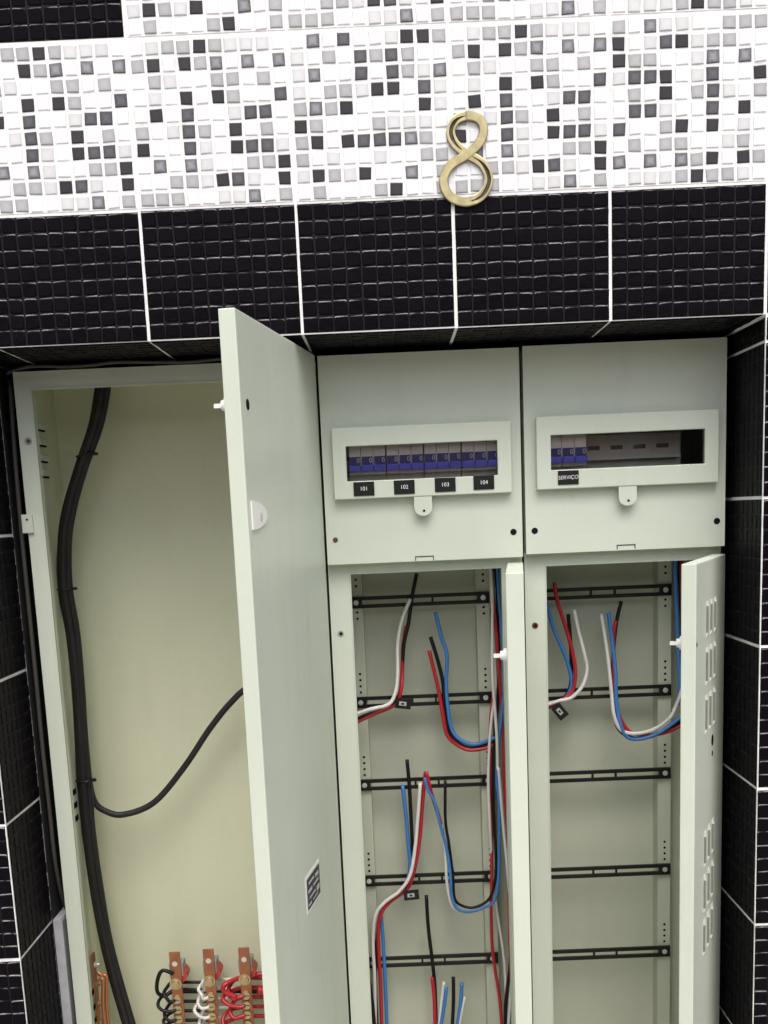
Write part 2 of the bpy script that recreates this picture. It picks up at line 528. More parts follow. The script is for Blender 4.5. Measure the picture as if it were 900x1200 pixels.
q = MB(); q.box(XL-0.0008, XL+0.0004, 0.156, 0.4205, -1.56, -0.0005); q.box(XR-0.0004, XR+0.0008, 0.178, 0.4205, -1.56, -0.0005); q.box(XL+0.0005, XR-0.0005, 0.183, 0.4205, 0.0004, 0.0016); q.box(XL+0.0005, XR-0.0005, 0.4195, 0.4208, -1.56, 0.0003)
q.build('niche_shade_lining', GAP_SHADE, wall)  # black sheets painting in the unlit gap round the cabinets
# raw mortar strip at the lower left beside the cabinet
m = MB(); m.prism([(-0.2505, -1.55), (-0.2365, -1.55), (-0.2365, -0.842), (-0.2385, -0.8375), (-0.2505, -0.8378)], 0.150, 0.30)
m.build('mortar_strip', MORTAR, wall)

# mosaic tiles: 10 x 10 chips, one printed design turned in quarter turns
DESIGN = ["0122521110", "2505230303", "0210022020", "0105052004", "0504001440",
          "2014205020", "5004105441", "0303100225", "0022154105", "2220011302"]
A0 = [[int(c) for c in r] for r in DESIGN]
def rot(a): return [[a[c][9-r] for c in range(10)] for r in range(10)]
A1 = rot(A0); A2 = rot(A1); A3 = rot(A2)
MAIN = {-8: A0, -7: A3, -6: A0, -5: A1, 8: A1, 9: A2, 10: A0, 11: A3, -4: A2, -3: A1, -2: A0, -1: A0, 0: A0, 1: A1, 2: A0, 3: A2, 4: A0, 5: A1, 6: A3, 7: A0}
TOP = {8: A3, 9: A0, 10: A2, 11: A1, 0: A1, 1: A0, 2: A0, 3: A2, 4: A3, 5: A0, 6: A1, 7: A2}
TOP2 = {8: A0, 9: A1, 10: A3, 11: A2, 0: A0, 1: A2, 2: A1, 3: A0, 4: A0, 5: A2, 6: A0, 7: A1}
PC = 0.0196
CW = 0.0157
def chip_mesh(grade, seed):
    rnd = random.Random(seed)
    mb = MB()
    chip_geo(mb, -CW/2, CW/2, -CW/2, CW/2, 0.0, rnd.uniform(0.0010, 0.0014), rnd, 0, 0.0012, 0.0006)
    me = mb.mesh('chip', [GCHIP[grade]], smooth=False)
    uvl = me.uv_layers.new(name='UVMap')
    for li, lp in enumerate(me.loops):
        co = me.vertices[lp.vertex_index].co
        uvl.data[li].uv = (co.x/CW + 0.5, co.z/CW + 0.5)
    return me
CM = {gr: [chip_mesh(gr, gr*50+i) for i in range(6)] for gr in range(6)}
slab = MB().box(0, Wt, 0.0006, 0.0075, 0, Wt).mesh('mosaic_tile', GROUT)
field = MB(); field_uv = []
def mosaic(k, zbase, pat, individual):
    x0, z0 = k*T + J/2, zbase + J/2
    t = link('mosaic_tile', slab, wall)
    t.matrix_basis = TR((x0, 0, z0))
    for r in range(10):
        for c in range(10):
            gr = pat[r][c]
            x = (c+0.5)*PC; z = Wt - (r+0.5)*PC
            jx, jz, ja = random.uniform(-.0005, .0005), random.uniform(-.0005, .0005), random.uniform(-.025, .025)
            me = random.choice(CM[gr])
            if individual:
                o = link('chip', me, t)
                o.location = (x+jx, 0.0006, z+jz); o.rotation_euler = (0, ja, 0)
            else:
                off = len(field.v); ca, sa = math.cos(ja), math.sin(ja)
                for v in me.vertices:
                    q = v.co
                    field.v.append((x0+x+jx + q.x*ca + q.z*sa, 0.0006 + q.y, z0+z+jz - q.x*sa + q.z*ca))
                    field_uv.append((q.x/CW+.5, q.z/CW+.5))
                for p_ in me.polygons:
                    field.f.append([off+i for i in p_.vertices]); field.m.append(gr)
for k, p_ in MAIN.items(): mosaic(k, HL, p_, k in (1, 2, 3))
for k, p_ in TOP.items(): mosaic(k, HL+T, p_, False)
for k, p_ in TOP2.items(): mosaic(k, HL+2*T, p_, False)
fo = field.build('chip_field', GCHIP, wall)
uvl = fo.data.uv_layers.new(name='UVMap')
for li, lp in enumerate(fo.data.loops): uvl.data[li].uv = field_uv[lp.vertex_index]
fo['kind'] = 'stuff'

# ------------------------------------------------------------------ electrical cabinets
CB = -1.36                    # cabinet bottom
YF = 0.145                    # flange front
def shell(mb, x0, x1, z0, z1, y0, y1, t=0.0015):
    mb.box(x0, x0+t, y0, y1, z0, z1)
    mb.box(x1-t, x1, y0, y1, z0, z1)
    mb.box(x0+t, x1-t, y0, y1, z0, z0+t)
    mb.box(x0+t, x1-t, y0, y1, z1-t, z1)
    mb.box(x0+t, x1-t, y1-t, y1, z0+t, z1-t)
def lip(mb, hx, hz, y0, y1, t=0.0015):
    """return lip folded inward round an opening"""
    mb.box(hx[0]-t, hx[0], y0, y1, hz[0]-t, hz[1]+t)
    mb.box(hx[1], hx[1]+t, y0, y1, hz[0]-t, hz[1]+t)
    mb.box(hx[0], hx[1], y0, y1, hz[1], hz[1]+t)
    mb.box(hx[0], hx[1], y0, y1, hz[0]-t, hz[0])

def flange(x0, x1, z0, z1, hx, hz, parent):
    f = MB(); f.plate_hole((x0, x1), (z0, z1), hx, hz, YF, YF+0.0015)
    o = f.build('front_flange', PAINT, parent)
    l_ = MB(); lip(l_, hx, hz, YF-0.0012, YF+0.012)
    l_.build('opening_lip', PAINT, o)
    return o
def screw_hole(parent, x, y, z, r, m_=DARK, rim=None):
    s = MB()
    if rim:
        s.cyl((x, y, z), (0, -1, 0), r*1.55, 0.0008, 16, 1)
        s.cyl((x+r*.15, y-0.0008, z), (0, -1, 0), r*0.8, 0.0004, 14, 0)
        return s.build('screw_hole', [m_, rim], parent)
    s.cyl((x, y, z), (0, -1, 0), r, 0.0006, 16, 0)
    return s.build('screw_hole', m_, parent)

def door(parent, hinge, width, ztop, zbot, phi, th=0.019):
    """hollow pressed door; local frame: closed, outer face at y=0, hinge edge at x=0, z absolute"""
    mb = MB()
    mb.box(-width, 0, 0, th, zbot, ztop, 0, bev=0.0016)
    o = mb.build('door', PAINT, parent, smooth=False)
    o.matrix_parent_inverse = Matrix.Identity(4)
    o.location = Vector((hinge[0], hinge[1], 0)) - parent.location
    o.rotation_euler = (0, 0, R(phi))
    return o
def latch(dr, width, z, th=0.019, s=1.0):
    mb = MB()
    x = -width + 0.022
    mb.cyl((x, th+0.0003, z), 'y', 0.0090*s, 0.0045, 16)
    mb.cyl((x, th+0.0048, z), 'y', 0.0064*s, 0.0042, 12, 0, 0.0056*s)
    mb.box(x-0.003*s, x+0.003*s, th+0.0090, th+0.0175, z-0.0026*s, z+0.0020*s)
    return mb.build('latch', NYLON, dr, smooth=False)

# --- tall left cabinet
c1 = thing('electrical_cabinet', (0.0, 0.24, CB), 'tall left cabinet with its wide plain door swung open, thick black cables inside', 'cabinet')
X0, X1 = -0.2275, 0.2062
OX = (-0.2025, 0.170)
s = MB(); shell(s, X0+0.0005, X1-0.0005, CB+0.0005, -0.0115, YF+0.0016, 0.335); s.build('shell', CREAM, c1)
fl = flange(X0, X1, CB, -0.0108, OX, (CB+0.035, -0.0358), c1)
screw_hole(fl, -0.2145, YF, -0.1076, 0.0035, RUSTY, GREYP)
# clip at the edge of the flange
k = MB(); k.box(-0.2345, -0.2185, 0.1405, 0.1445, -0.2385, -0.2115, 0, bev=0.0008); k.box(-0.2345, -0.2318, 0.1446, 0.165, -0.2375, -0.2125); k.cyl((-0.2262, 0.1404, -0.219), (0, -1, 0), 0.0016, 0.0006, 10, 1)
k.build('edge_clip', [PAINT, DARK], c1)
# pressed vent slots and mounting holes on the left inner side
for zc in (-0.079, -0.102, -0.126, -0.149):
    v = MB(); v.box(-0.2256, -0.2215, 0.228, 0.264, zc-0.005, zc+0.005, 0, bev=0.0018); v.box(-0.2255, -0.2225, 0.232, 0.260, zc-0.0075, zc-0.0052, 1)
    v.build('vent_slot', [PAINT, DARK], c1)
for zc in (-0.655, -0.677, -0.699, -1.0, -1.027, -1.05):
    v = MB(); v.box(-0.2256, -0.2252, 0.232, 0.252, zc-0.0048, zc+0.0048, 0)
    v.build('mounting_hole', DARK, c1)
# cable gland opening at top
v = MB(); v.box(-0.175, -0.085, 0.235, 0.30, -0.0150, -0.0136); v.build('gland_plate', DARK, c1)
d1w = 0.391
d1 = door(c1, (0.2076, 0.125), d1w, -0.0081, CB+0.01, 80.98)
latch(d1, d1w, -0.1065)
kh = MB(); kh.cyl((-0.3644, 0.0001, -0.1065), (0, -1, 0), 0.0062, 0.0006, 14); kh.build('keyhole', DARK, d1)
pts = [(-0.3790, -0.2435), (-0.3790, -0.2115)] + [(-0.3790 + 0.062*math.sin(R(a)), -0.2275 + 0.0160*math.cos(R(a))) for a in range(12, 180, 12)]
tb = MB(); tb.prism(pts, -0.0022, -0.0002); ob = tb.build('padlock_tab', NYLON, d1)
tb = MB(); tb.cyl((-0.345, -0.0023, -0.2295), (0, -1, 0), 0.005, 0.0005, 10); tb.build('rivet', ZINC, ob)
# warning sticker: white border, dark field, a few pale bars
st = MB(); st.box(-0.2305, -0.1485, -0.0006, -0.0001, -0.7525, -0.7015, 0)
so = st.build('sticker', LABELW, d1)
st = MB(); st.box(-0.2245, -0.1500, -0.0011, -0.0007, -0.7490, -0.7065, 0)
sd = st.build('dark_field', mat('sticker_dark', (0.035, 0.036, 0.035), 0.5, noise=(220, 0.8)), so)
pb = MB()
for (a, b, z0, z1) in ((-.216, -.186, -.7155, -.7125), (-.176, -.158, -.7185, -.7135), (-.220, -.198, -.7270, -.7225), (-.190, -.160, -.7262, -.7235), (-.214, -.180, -.7360, -.7335), (-.172, -.156, -.7395, -.7330), (-.221, -.205, -.7445, -.7415), (-.196, -.166, -.7440, -.7425)):
    pb.box(a, b, -0.0015, -0.0012, z0, z1)
pb.build('print_bars', mat('sticker_pale_print', (0.42, 0.42, 0.42), 0.6), so)
# ground bar on left inner side
gb = MB(); gb.box(-0.2215, -0.2180, 0.232, 0.247, -1.30, -0.932, 0, bev=0.0006); 
gbo = thing('ground_bar', (-0.22, 0.24, -1.30), 'copper earth bar on the lower left inner side of tall cabinet', 'ground bar')
gb.build('bar', COPPER, gbo)
for z in (-0.952, -0.985, -1.02, -1.055):
    q = MB(); q.cyl((-0.2179, 0.2395, z), 'x', 0.0055, 0.005, 12, 0); q.cyl((-0.2129, 0.2395, z), 'x', 0.0032, 0.0035, 6, 0); q.build('screw', SCREWB if z < -0.96 else ZINC, gbo)
for i, (dx, dy) in enumerate(((0.0, 0.0), (0.0055, 0.004), (0.0025, -0.006))):
    q = MB(); q.tube([(-0.2145+dx*0.2, 0.236+dy, -0.962-0.008*i), (-0.206+dx, 0.234+dy, -0.972), (-0.2075+dx, 0.235+dy, -0.995), (-0.2105+dx, 0.236+dy, -1.03), (-0.2095+dx, 0.238+dy, -1.10), (-0.208+dx, 0.238+dy, -1.25)], 0.0026, 8)
    tag(q.build('bare_copper_wire', mat('bare_copper', (0.62, 0.24, 0.12), 0.4, metal=0.7), None, smooth=True), ['bare copper wire nearest the side wall at the earth bar', 'middle bare copper wire hooked over the earth bar', 'front bare copper wire at the earth bar'][i], 'wire', 'bare copper earth wires')

# --- middle and right cabinets
def module(cx0, cx1, hole_x, label, cover_x, cover_z, box_x, box_z, op_x, op_z, tab_x, labels, holes, slot, hinge, phi, ftop):
    c = thing('electrical_cabinet', ((cx0+cx1)/2, 0.24, CB), label, 'cabinet')
    yb = 0.302
    s = MB()
    shell(s, cx0+0.0005, cx1-0.0005, CB+0.0005, cover_z[1]-0.0015, YF+0.0016, yb)
    s.box(cx0+0.0021, cx1-0.0021, YF+0.0017, yb-0.0016, -0.3062, -0.3045)
    s.build('shell', PLATE, c)
    fl = flange(cx0, cx1, CB, -0.2960, hole_x, (CB+0.035, -0.3185), c)
    screw_hole(fl, cx0+0.0140, YF, -0.4058, 0.0030, DARK, RUSTY if cx0 > 0.4 else GREYP)
    # breaker cover: folded plate with window cut-out
    cv = MB()
    ix, iz = (op_x[0]-0.004, op_x[1]+0.004), (op_z[0]-0.004, op_z[1]+0.004)
    cv.plate_hole(cover_x, cover_z, ix, iz, 0.125, 0.1265)
    cv.box(cover_x[0], cover_x[0]+0.0015, 0.1266, 0.1445, cover_z[0]+0.0016, cover_z[1]-0.0016)
    cv.box(cover_x[1]-0.0015, cover_x[1], 0.1266, 0.1445, cover_z[0]+0.0016, cover_z[1]-0.0016)
    cv.box(cover_x[0]+0.0001, cover_x[1]-0.0001, 0.1266, 0.1445, cover_z[1]-0.0015, cover_z[1]-0.0001)
    cv.box(cover_x[0]+0.0001, cover_x[1]-0.0001, 0.1266, 0.1445, cover_z[0]+0.0001, cover_z[0]+0.0015)
    co = cv.build('breaker_cover', PAINT, c)
    w = MB(); w.plate_hole(box_x, box_z, op_x, op_z, 0.111, 0.1248)
    wo = w.build('window_frame', PAINT, co)
    bev = wo.modifiers.new('bevel', 'BEVEL'); bev.width = 0.0012; bev.segments = 2; bev.limit_method = 'ANGLE'
    p_ = MB(); p_.box(op_x[0]+0.0002, op_x[1]-0.0002, 0.1165, 0.1180, op_z[0]+0.0002, op_z[1]-0.0002)
    p_.build('window_pane', PANE, co)
    # padlock tab under the window
    zt = box_z[0]
    tp = [(tab_x-0.0128, zt-0.0005), (tab_x-0.0128, zt-0.016)] + [(tab_x-0.0128*math.cos(R(a)), zt-0.016-0.0115*math.sin(R(a))) for a in range(15, 180, 15)] + [(tab_x+0.0128, zt-0.016), (tab_x+0.0128, zt-0.0005)]
    t_ = MB(); t_.prism(list(reversed(tp)), 0.1115, 0.1135); to = t_.build('padlock_tab', PAINT, co)
    t_ = MB(); t_.cyl((tab_x+0.001, 0.1114, zt-0.0205), (0, -1, 0), 0.0018, 0.0004, 10); t_.build('tab_hole', DARK, to)
    for (x, z, r, mm) in holes:
        screw_hole(co, x, 0.125, z, r, mm)
    # latch slot at the bottom of the cover
    sl_ = MB(); sx, sz = slot
    sl_.box(sx-0.0135, sx+0.0135, 0.1242, 0.1249, sz+0.0022, sz+0.0032); sl_.box(sx-0.0135, sx-0.0125, 0.1242, 0.1249, sz-0.003, sz+0.0021); sl_.box(sx+0.0125, sx+0.0135, 0.1242, 0.1249, sz-0.003, sz+0.0021)
    sl_.build('latch_slot', DARK, co)
    for (x, z, txt, size) in labels:
        lb = MB(); lb.box(x-0.0148, x+0.0148, 0.1095, 0.1108, z-0.0098, z+0.0098, 0, bev=0.0004)
        lo = lb.build('name_plate', BLACKP, co)
        me = text_mesh(txt, size, LABELW)
        tx = link('lettering', me, lo)
        tx.location = (x, 0.1091, z); tx.rotation_euler = (R(90), R(random.uniform(-1.5, 1.5)), 0)
    # din rail behind the window, pale plate added to brighten the recess
    cp = MB(); cp.box(cx0+0.008, cx0+0.236, 0.171, 0.1725, -0.262, -0.045); cp.build('brightening_plate', PAINT, c)
    dr = MB(); zc = -0.151
    rx0, rx1 = cx0+0.02, cx0+0.233
    dr.box(rx0, rx1, 0.166, 0.167, zc-0.0125, zc+0.0125)
    dr.box(rx0, rx1, 0.159, 0.166, zc+0.0125, zc+0.0135); dr.box(rx0, rx1, 0.159, 0.166, zc-0.0135, zc-0.0125)
    dr.box(rx0, rx1, 0.158, 0.159, zc+0.0125, zc+0.0175); dr.box(rx0, rx1, 0.158, 0.159, zc-0.0175, zc-0.0125)
    do = dr.build('din_rail', STEEL, c)
    xx = rx0+0.02
    while xx < rx1-0.012:
        q = MB(); q.box(xx-0.009, xx+0.009, 0.1652, 0.1659, zc-0.0030, zc+0.0030, 0, bev=0.0003); q.build('rail_slot', SLOTM, do)
        xx += 0.0336
    # perforated mounting strips and ladder bars in the lower compartment
    bx0, bx1 = cx0+0.0353, cx0+0.2375
    for x in (bx0, bx1):
        r_ = MB(); r_.box(x-0.0105, x+0.0105, 0.268, 0.2695, CB+0.01, -0.3075); r_.box(x-0.0105, x-0.009, 0.2696, 0.300, CB+0.01, -0.3075); r_.box(x+0.009, x+0.0105, 0.2696, 0.300, CB+0.01, -0.3075)
        ro = r_.build('mounting_strip', PLATE, c)
        h = MB()
        for zb in BARS:
            for dz in (0.046, 0.036, 0.026, -0.016, -0.026) if zb > -0.4 else (0.046, 0.036, 0.026, 0.016):
                h.cyl((x+0.001, 0.2680, zb+dz), (0, -1, 0), 0.0021, 0.0003, 8)
        ho = h.build('perforation', DARK, ro); ho['kind'] = 'stuff'
    for zb in BARS:
        b = MB(); tl = random.uniform(-0.0006, 0.0006)
        b.box(bx0-0.0095, bx1+0.0095, 0.262, 0.2665, zb+0.0034, zb+0.0092, 0)
        b.box(bx0-0.0095, bx1+0.0095, 0.262, 0.2665, zb-0.0092, zb-0.0034, 0)
        for (a, b_) in ((bx0-0.0095, bx0+0.0095), (bx1-0.0095, bx1+0.0095), (bx0+0.082, bx0+0.0855), (bx0+0.120, bx0+0.1235)):
            b.box(a, b_, 0.2622, 0.2663, zb-0.0034, zb+0.0034, 0)
        bo = b.build('ladder_bar', BLACKP, c)
        for x in (bx0, bx1):
            q = MB(); q.cyl((x, 0.2619, zb), (0, -1, 0), 0.0042, 0.0010, 14); q.cyl((x, 0.2608, zb), (0, -1, 0), 0.0030, 0.0022, 6); q.build('bolt', ZINC, bo)
    dw = 0.248
    d_ = door(c, hinge, dw, -0.3105, CB+0.01, phi, 0.019 if cx0 > 0.4 else 0.0225)
    latch(d_, dw, -0.4135 if cx0 > 0.4 else -0.4165, 0.019 if cx0 > 0.4 else 0.0225)
    return c, d_
BARS = (-0.3700, -0.5315, -0.6690, -0.8335, -0.9780)
c2, d2 = module(0.2096, 0.4962, (0.2425, 0.4655), 'middle cabinet whose window shows four blue breakers, lower door seen edge-on', (0.2107, 0.4952), (-0.3025, -0.0097),
    (0.2260, 0.4800), (-0.2100, -0.1106), (0.2452, 0.4604), (-0.1850, -0.1364), 0.3523,
    [(0.2685, -0.1962, '101', 0.0078), (0.3262, -0.1962, '102', 0.0078), (0.3847, -0.1953, '103', 0.0078), (0.4398, -0.1945, '104', 0.0078)],
    [(0.2235, -0.2670, 0.0038, RUSTY), (0.4822, -0.2662, 0.0046, DARK)], (0.352, -0.2985), (0.4954, 0.125), 83.2, 0)
c3, d3 = module(0.4996, 0.7890, (0.5315, 0.7545), 'right cabinet with one breaker behind its window and a louvred door ajar', (0.5004, 0.7885), (-0.2992, -0.0085),
    (0.5160, 0.7746), (-0.2080, -0.1070), (0.5363, 0.7550), (-0.1812, -0.1330), 0.6452,
    [(0.5603, -0.1926, 'SERVIÇO', 0.0074)],
    [(0.5130, -0.2659, 0.0046, DARK), (0.7769, -0.2630, 0.0046, DARK)], (0.6453, -0.2943), (0.7898, 0.125), 65.3, 0)
# louvres pressed out of the right door
for zr in ((-0.365, -0.417), (-0.427, -0.482), (-0.492, -0.549), (-0.684, -0.738), (-0.747, -0.804), (-0.813, -0.868)):
    for i in range(3):
        xa = -0.168 + i*0.034
        L_ = MB()
        zt, zb = zr[0]-0.002*0, zr[1]+0.004
        # half-hood: hinge line flush, free edge proud
        pts_ = [(xa, -0.0001), (xa, -0.0030), (xa+0.006, -0.0030), (xa+0.014, -0.0018), (xa+0.019, -0.0001)]
        o_ = len(L_.v); n_ = len(pts_)
        for zz, sc in ((zt, 0.25), (zt-0.006, 1), (zb+0.006, 1), (zb, 0.25)):
            L_.v += [(x_, -0.0001 + (y_+0.0001)*sc, zz) for x_, y_ in pts_]
        for a in range(3):
            for b in range(n_):
                b2 = (b+1) % n_
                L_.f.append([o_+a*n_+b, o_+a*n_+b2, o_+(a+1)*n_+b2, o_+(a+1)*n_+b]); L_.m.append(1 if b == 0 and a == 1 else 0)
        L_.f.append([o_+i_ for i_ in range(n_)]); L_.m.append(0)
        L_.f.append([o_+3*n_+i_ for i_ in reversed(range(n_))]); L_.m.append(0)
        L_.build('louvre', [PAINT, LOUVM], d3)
q = MB(); q.cyl((-0.242, -0.0001, -0.4135), (0, -1, 0), 0.003, 0.0004, 10); q.build('keyhole', DARK, d3)
q = MB(); q.cyl((-0.105, -0.0001, -0.566), (0, -1, 0), 0.008, 0.0006, 14); q.cyl((-0.105, -0.0001, -0.585), (0, -1, 0), 0.004, 0.0006, 12); q.build('keyhole', DARK, d3)

# ------------------------------------------------------------------ circuit breakers
def breaker(x0, label):
    t = thing('circuit_breaker', (x0+0.027, 0.16, -0.195), label, 'circuit breaker', 'three-pole breakers behind the windows')
    b = MB()
    for i in range(3):
        a = x0 + i*0.018
        b.box(a+0.0002+(0.0005 if i == 0 else 0), a+0.0178-(0.0005 if i == 2 else 0), 0.1402, 0.1575, -0.196, -0.108, 0)
        b.box(a+0.0002+(0.0007 if i == 0 else 0), a+0.0178-(0.0007 if i == 2 else 0), 0.1285, 0.1401, -0.176, -0.1290, 0, bev=0.0008)
    b.build('body', BODYG, t)
    for i in range(3):
        a = x0 + i*0.018
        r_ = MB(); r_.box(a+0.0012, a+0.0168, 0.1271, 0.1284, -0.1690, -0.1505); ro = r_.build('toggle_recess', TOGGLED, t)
        g_ = MB(); g_.box(a+0.0004, a+0.0176, 0.1192, 0.1270, -0.1718, -0.1628, 0, bev=0.0014)
        g_.build('toggle', TOGGLE, t)
        me = text_mesh('0', 0.0092, LABELW)
        mk = link('off_mark', me, ro)
        mk.location = (a+0.0140, 0.1267, -0.1563); mk.rotation_euler = (R(90), 0, 0)
    return t
for x0, lb in ((0.2478, 'leftmost blue-handled breaker in the middle cabinet window, over plate 101'), (0.3020, 'second blue-handled breaker from left in the middle window, over plate 102'),
               (0.3562, 'third blue-handled breaker from left in the middle window, over plate 103'), (0.4104, 'rightmost blue-handled breaker in the middle cabinet window, over plate 104'),
               (0.5362, 'only blue-handled breaker in the right cabinet window')):
    breaker(x0, lb)

# ------------------------------------------------------------------ house number
def eight():
    t = thing('house_number', (0.418, -0.0008, 0.147), 'aged brass house number 8 mounted on the mosaic band', 'house number')
    C = [(.4210,.2538),(.4362,.2488),(.4412,.2365),(.4350,.2215),(.4195,.2085),(.3975,.1962),(.3888,.1790),(.3965,.1600),(.4168,.1525),(.4372,.1598),(.4462,.1780),(.4385,.1965),(.4200,.2090),(.4048,.2215),(.3996,.2360),(.4062,.2488)]
    P = smooth_path([(x, 0, z) for x, z in C[-2:] + C + C[:3]], 7)[14:-13]
    n = len(P) 
    P = P[:16*7]
    n = len(P)
    mb = MB()
    prof = 10
    for i, q in enumerate(P):
        tn = (P[(i+1) % n] - P[i-1]).normalized()
        sd = Vector((tn.z, 0, -tn.x))
        u = i/n*16      # control index
        g_ = 0.0
        if 8.15 < u < 11.7 or 12.3 < u < 15.85:
            e = min(u-8.15, 11.7-u) if u < 12 else min(u-12.3, 15.85-u)
            g_ = min(1.0, e/1.1)
        lo = 0.0009 if u > 8.5 else 0.0     # strand that passes beneath at the crossing
        hw = 0.0056
        gc = 0.0003
        for o_, h in ((-hw, 0), (-hw, .0034), (-hw+.0011, .0046-lo), (gc-(.0004+.0020*g_), .0046-lo), (gc-(.0003+.0017*g_), .0046-lo-.0030*g_), (gc+(.0003+.0017*g_), .0046-lo-.0030*g_), (gc+(.0004+.0020*g_), .0046-lo), (hw-.0011, .0046-lo), (hw, .0034), (hw, 0)):
            c = q + sd*o_
            mb.v.append((c.x, -0.0006 - h, c.z))
        for k in range(prof):
            k2 = (k+1) % prof
            mb.f.append([i*prof+k, ((i+1) % n)*prof+k, ((i+1) % n)*prof+k2, i*prof+k2])
            mb.m.append(1 if (k in (3, 4, 5) and g_ > 0.05) or k in (0, 8) else 0)
    mb.build('numeral', [BRASS, PATINA], t)
    return t
eight()

# ------------------------------------------------------------------ thick cables in the tall cabinet
MAINC = [(-0.1248,0.262,-0.013),(-0.1296,0.262,-0.0311),(-0.1447,0.262,-0.0814),(-0.173,0.262,-0.1448),(-0.1977,0.262,-0.2092),(-0.2094,0.262,-0.2616),(-0.2143,0.262,-0.3285),(-0.2098,0.262,-0.3966),(-0.2079,0.262,-0.4795),(-0.2101,0.262,-0.5636),(-0.2127,0.262,-0.6491),(-0.2133,0.262,-0.7217),(-0.2098,0.262,-0.8251),(-0.2006,0.262,-0.9157),(-0.1899,0.262,-0.9925),(-0.1762,0.262,-1.0706),(-0.160,0.262,-1.15),(-0.14,0.262,-1.30)]
for i, (dx, dy, lb) in enumerate(((-0.0062, 0.0, 'thick black cable on the left of the bundle in tall cabinet'), (0.0058, -0.002, 'thick black cable on the right of the bundle in tall cabinet'), (0.0, -0.0085, 'thick black cable in front of the bundle in tall cabinet'))):
    rr = random.Random(i)
    q = MB(); q.tube([(x+dx*(1+rr.uniform(-.25, .25))*(0.75 if i == 2 else 1), y+dy, z) for x, y, z in MAINC], 0.0060 if i < 2 else 0.0056, 12, 6)
    tag(q.build('cable', CABLE, None, smooth=True), lb, 'cable', 'black cable bundle')
q = MB(); q.tube([(-0.2120,0.275,-0.600),(-0.2099,0.275,-0.6308),(-0.2043,0.275,-0.6789),(-0.1862,0.276,-0.6987),(-0.157,0.278,-0.7058),(-0.1059,0.28,-0.6875),(-0.052,0.28,-0.6303),(-0.0053,0.28,-0.5677),(0.0325,0.28,-0.5254),(0.0647,0.28,-0.5014),(0.1178,0.28,-0.4952),(0.18,0.285,-0.50)], 0.0052, 12, 7)
tag(q.build('cable', CABLE, None, smooth=True), 'single black cable branching off the bundle and curving up to the right', 'cable')
for (x, z, a) in ((-0.163, -0.123, 25), (-0.2143, -0.3285, 0), (-0.2118, -0.640, 0)):
    q = MB(); q.tube([(x + 0.0145*math.cos(R(t)), 0.2585 + 0.0115*math.sin(R(t)), z + 0.0145*math.cos(R(t))*math.tan(R(-a))*-0.4) for t in range(0, 361, 30)], 0.0014, 6, 2)
    q.box(x+0.0125, x+0.0195, 0.254, 0.2585, z-0.002, z+0.0025)
    tag(q.build('cable_tie', BLACKP, None), {-0.123: 'upper black cable tie round the cable bundle', -0.3285: 'middle black cable tie round the cable bundle', -0.640: 'lower black cable tie where one cable branches off'}[z], 'cable tie', 'cable ties on the bundle')
q = MB(); q.tube([(-0.236,0.146,-0.012),(-0.2215,0.142,-0.0078),(-0.1939,0.14,-0.0045),(-0.1455,0.139,-0.0072),(-0.1088,0.139,-0.0062),(-0.0779,0.139,-0.0040),(-0.0356,0.14,-0.0055),(0.0252,0.141,-0.0076),(0.0766,0.142,-0.0053),(0.15,0.142,-0.006),(0.20,0.15,-0.006)], 0.0026, 8, 6)
tag(q.build('cable', GREYC, None, smooth=True), 'thin grey cable lying along the top edge of tall cabinet', 'cable')
q = MB(); q.tube([(-0.2365,0.158,-0.02),(-0.2400,0.158,-0.12),(-0.2418,0.158,-0.25),(-0.2425,0.160,-0.36),(-0.2425,0.160,-0.46),(-0.2430,0.160,-0.56),(-0.2425,0.162,-0.66),(-0.2430,0.168,-0.76),(-0.2425,0.20,-0.84),(-0.2425,0.31,-0.95)], 0.0034, 8, 6)
tag(q.build('cable', GREYC, None, smooth=True), 'thin dark cable hanging in the gap left of tall cabinet', 'cable')

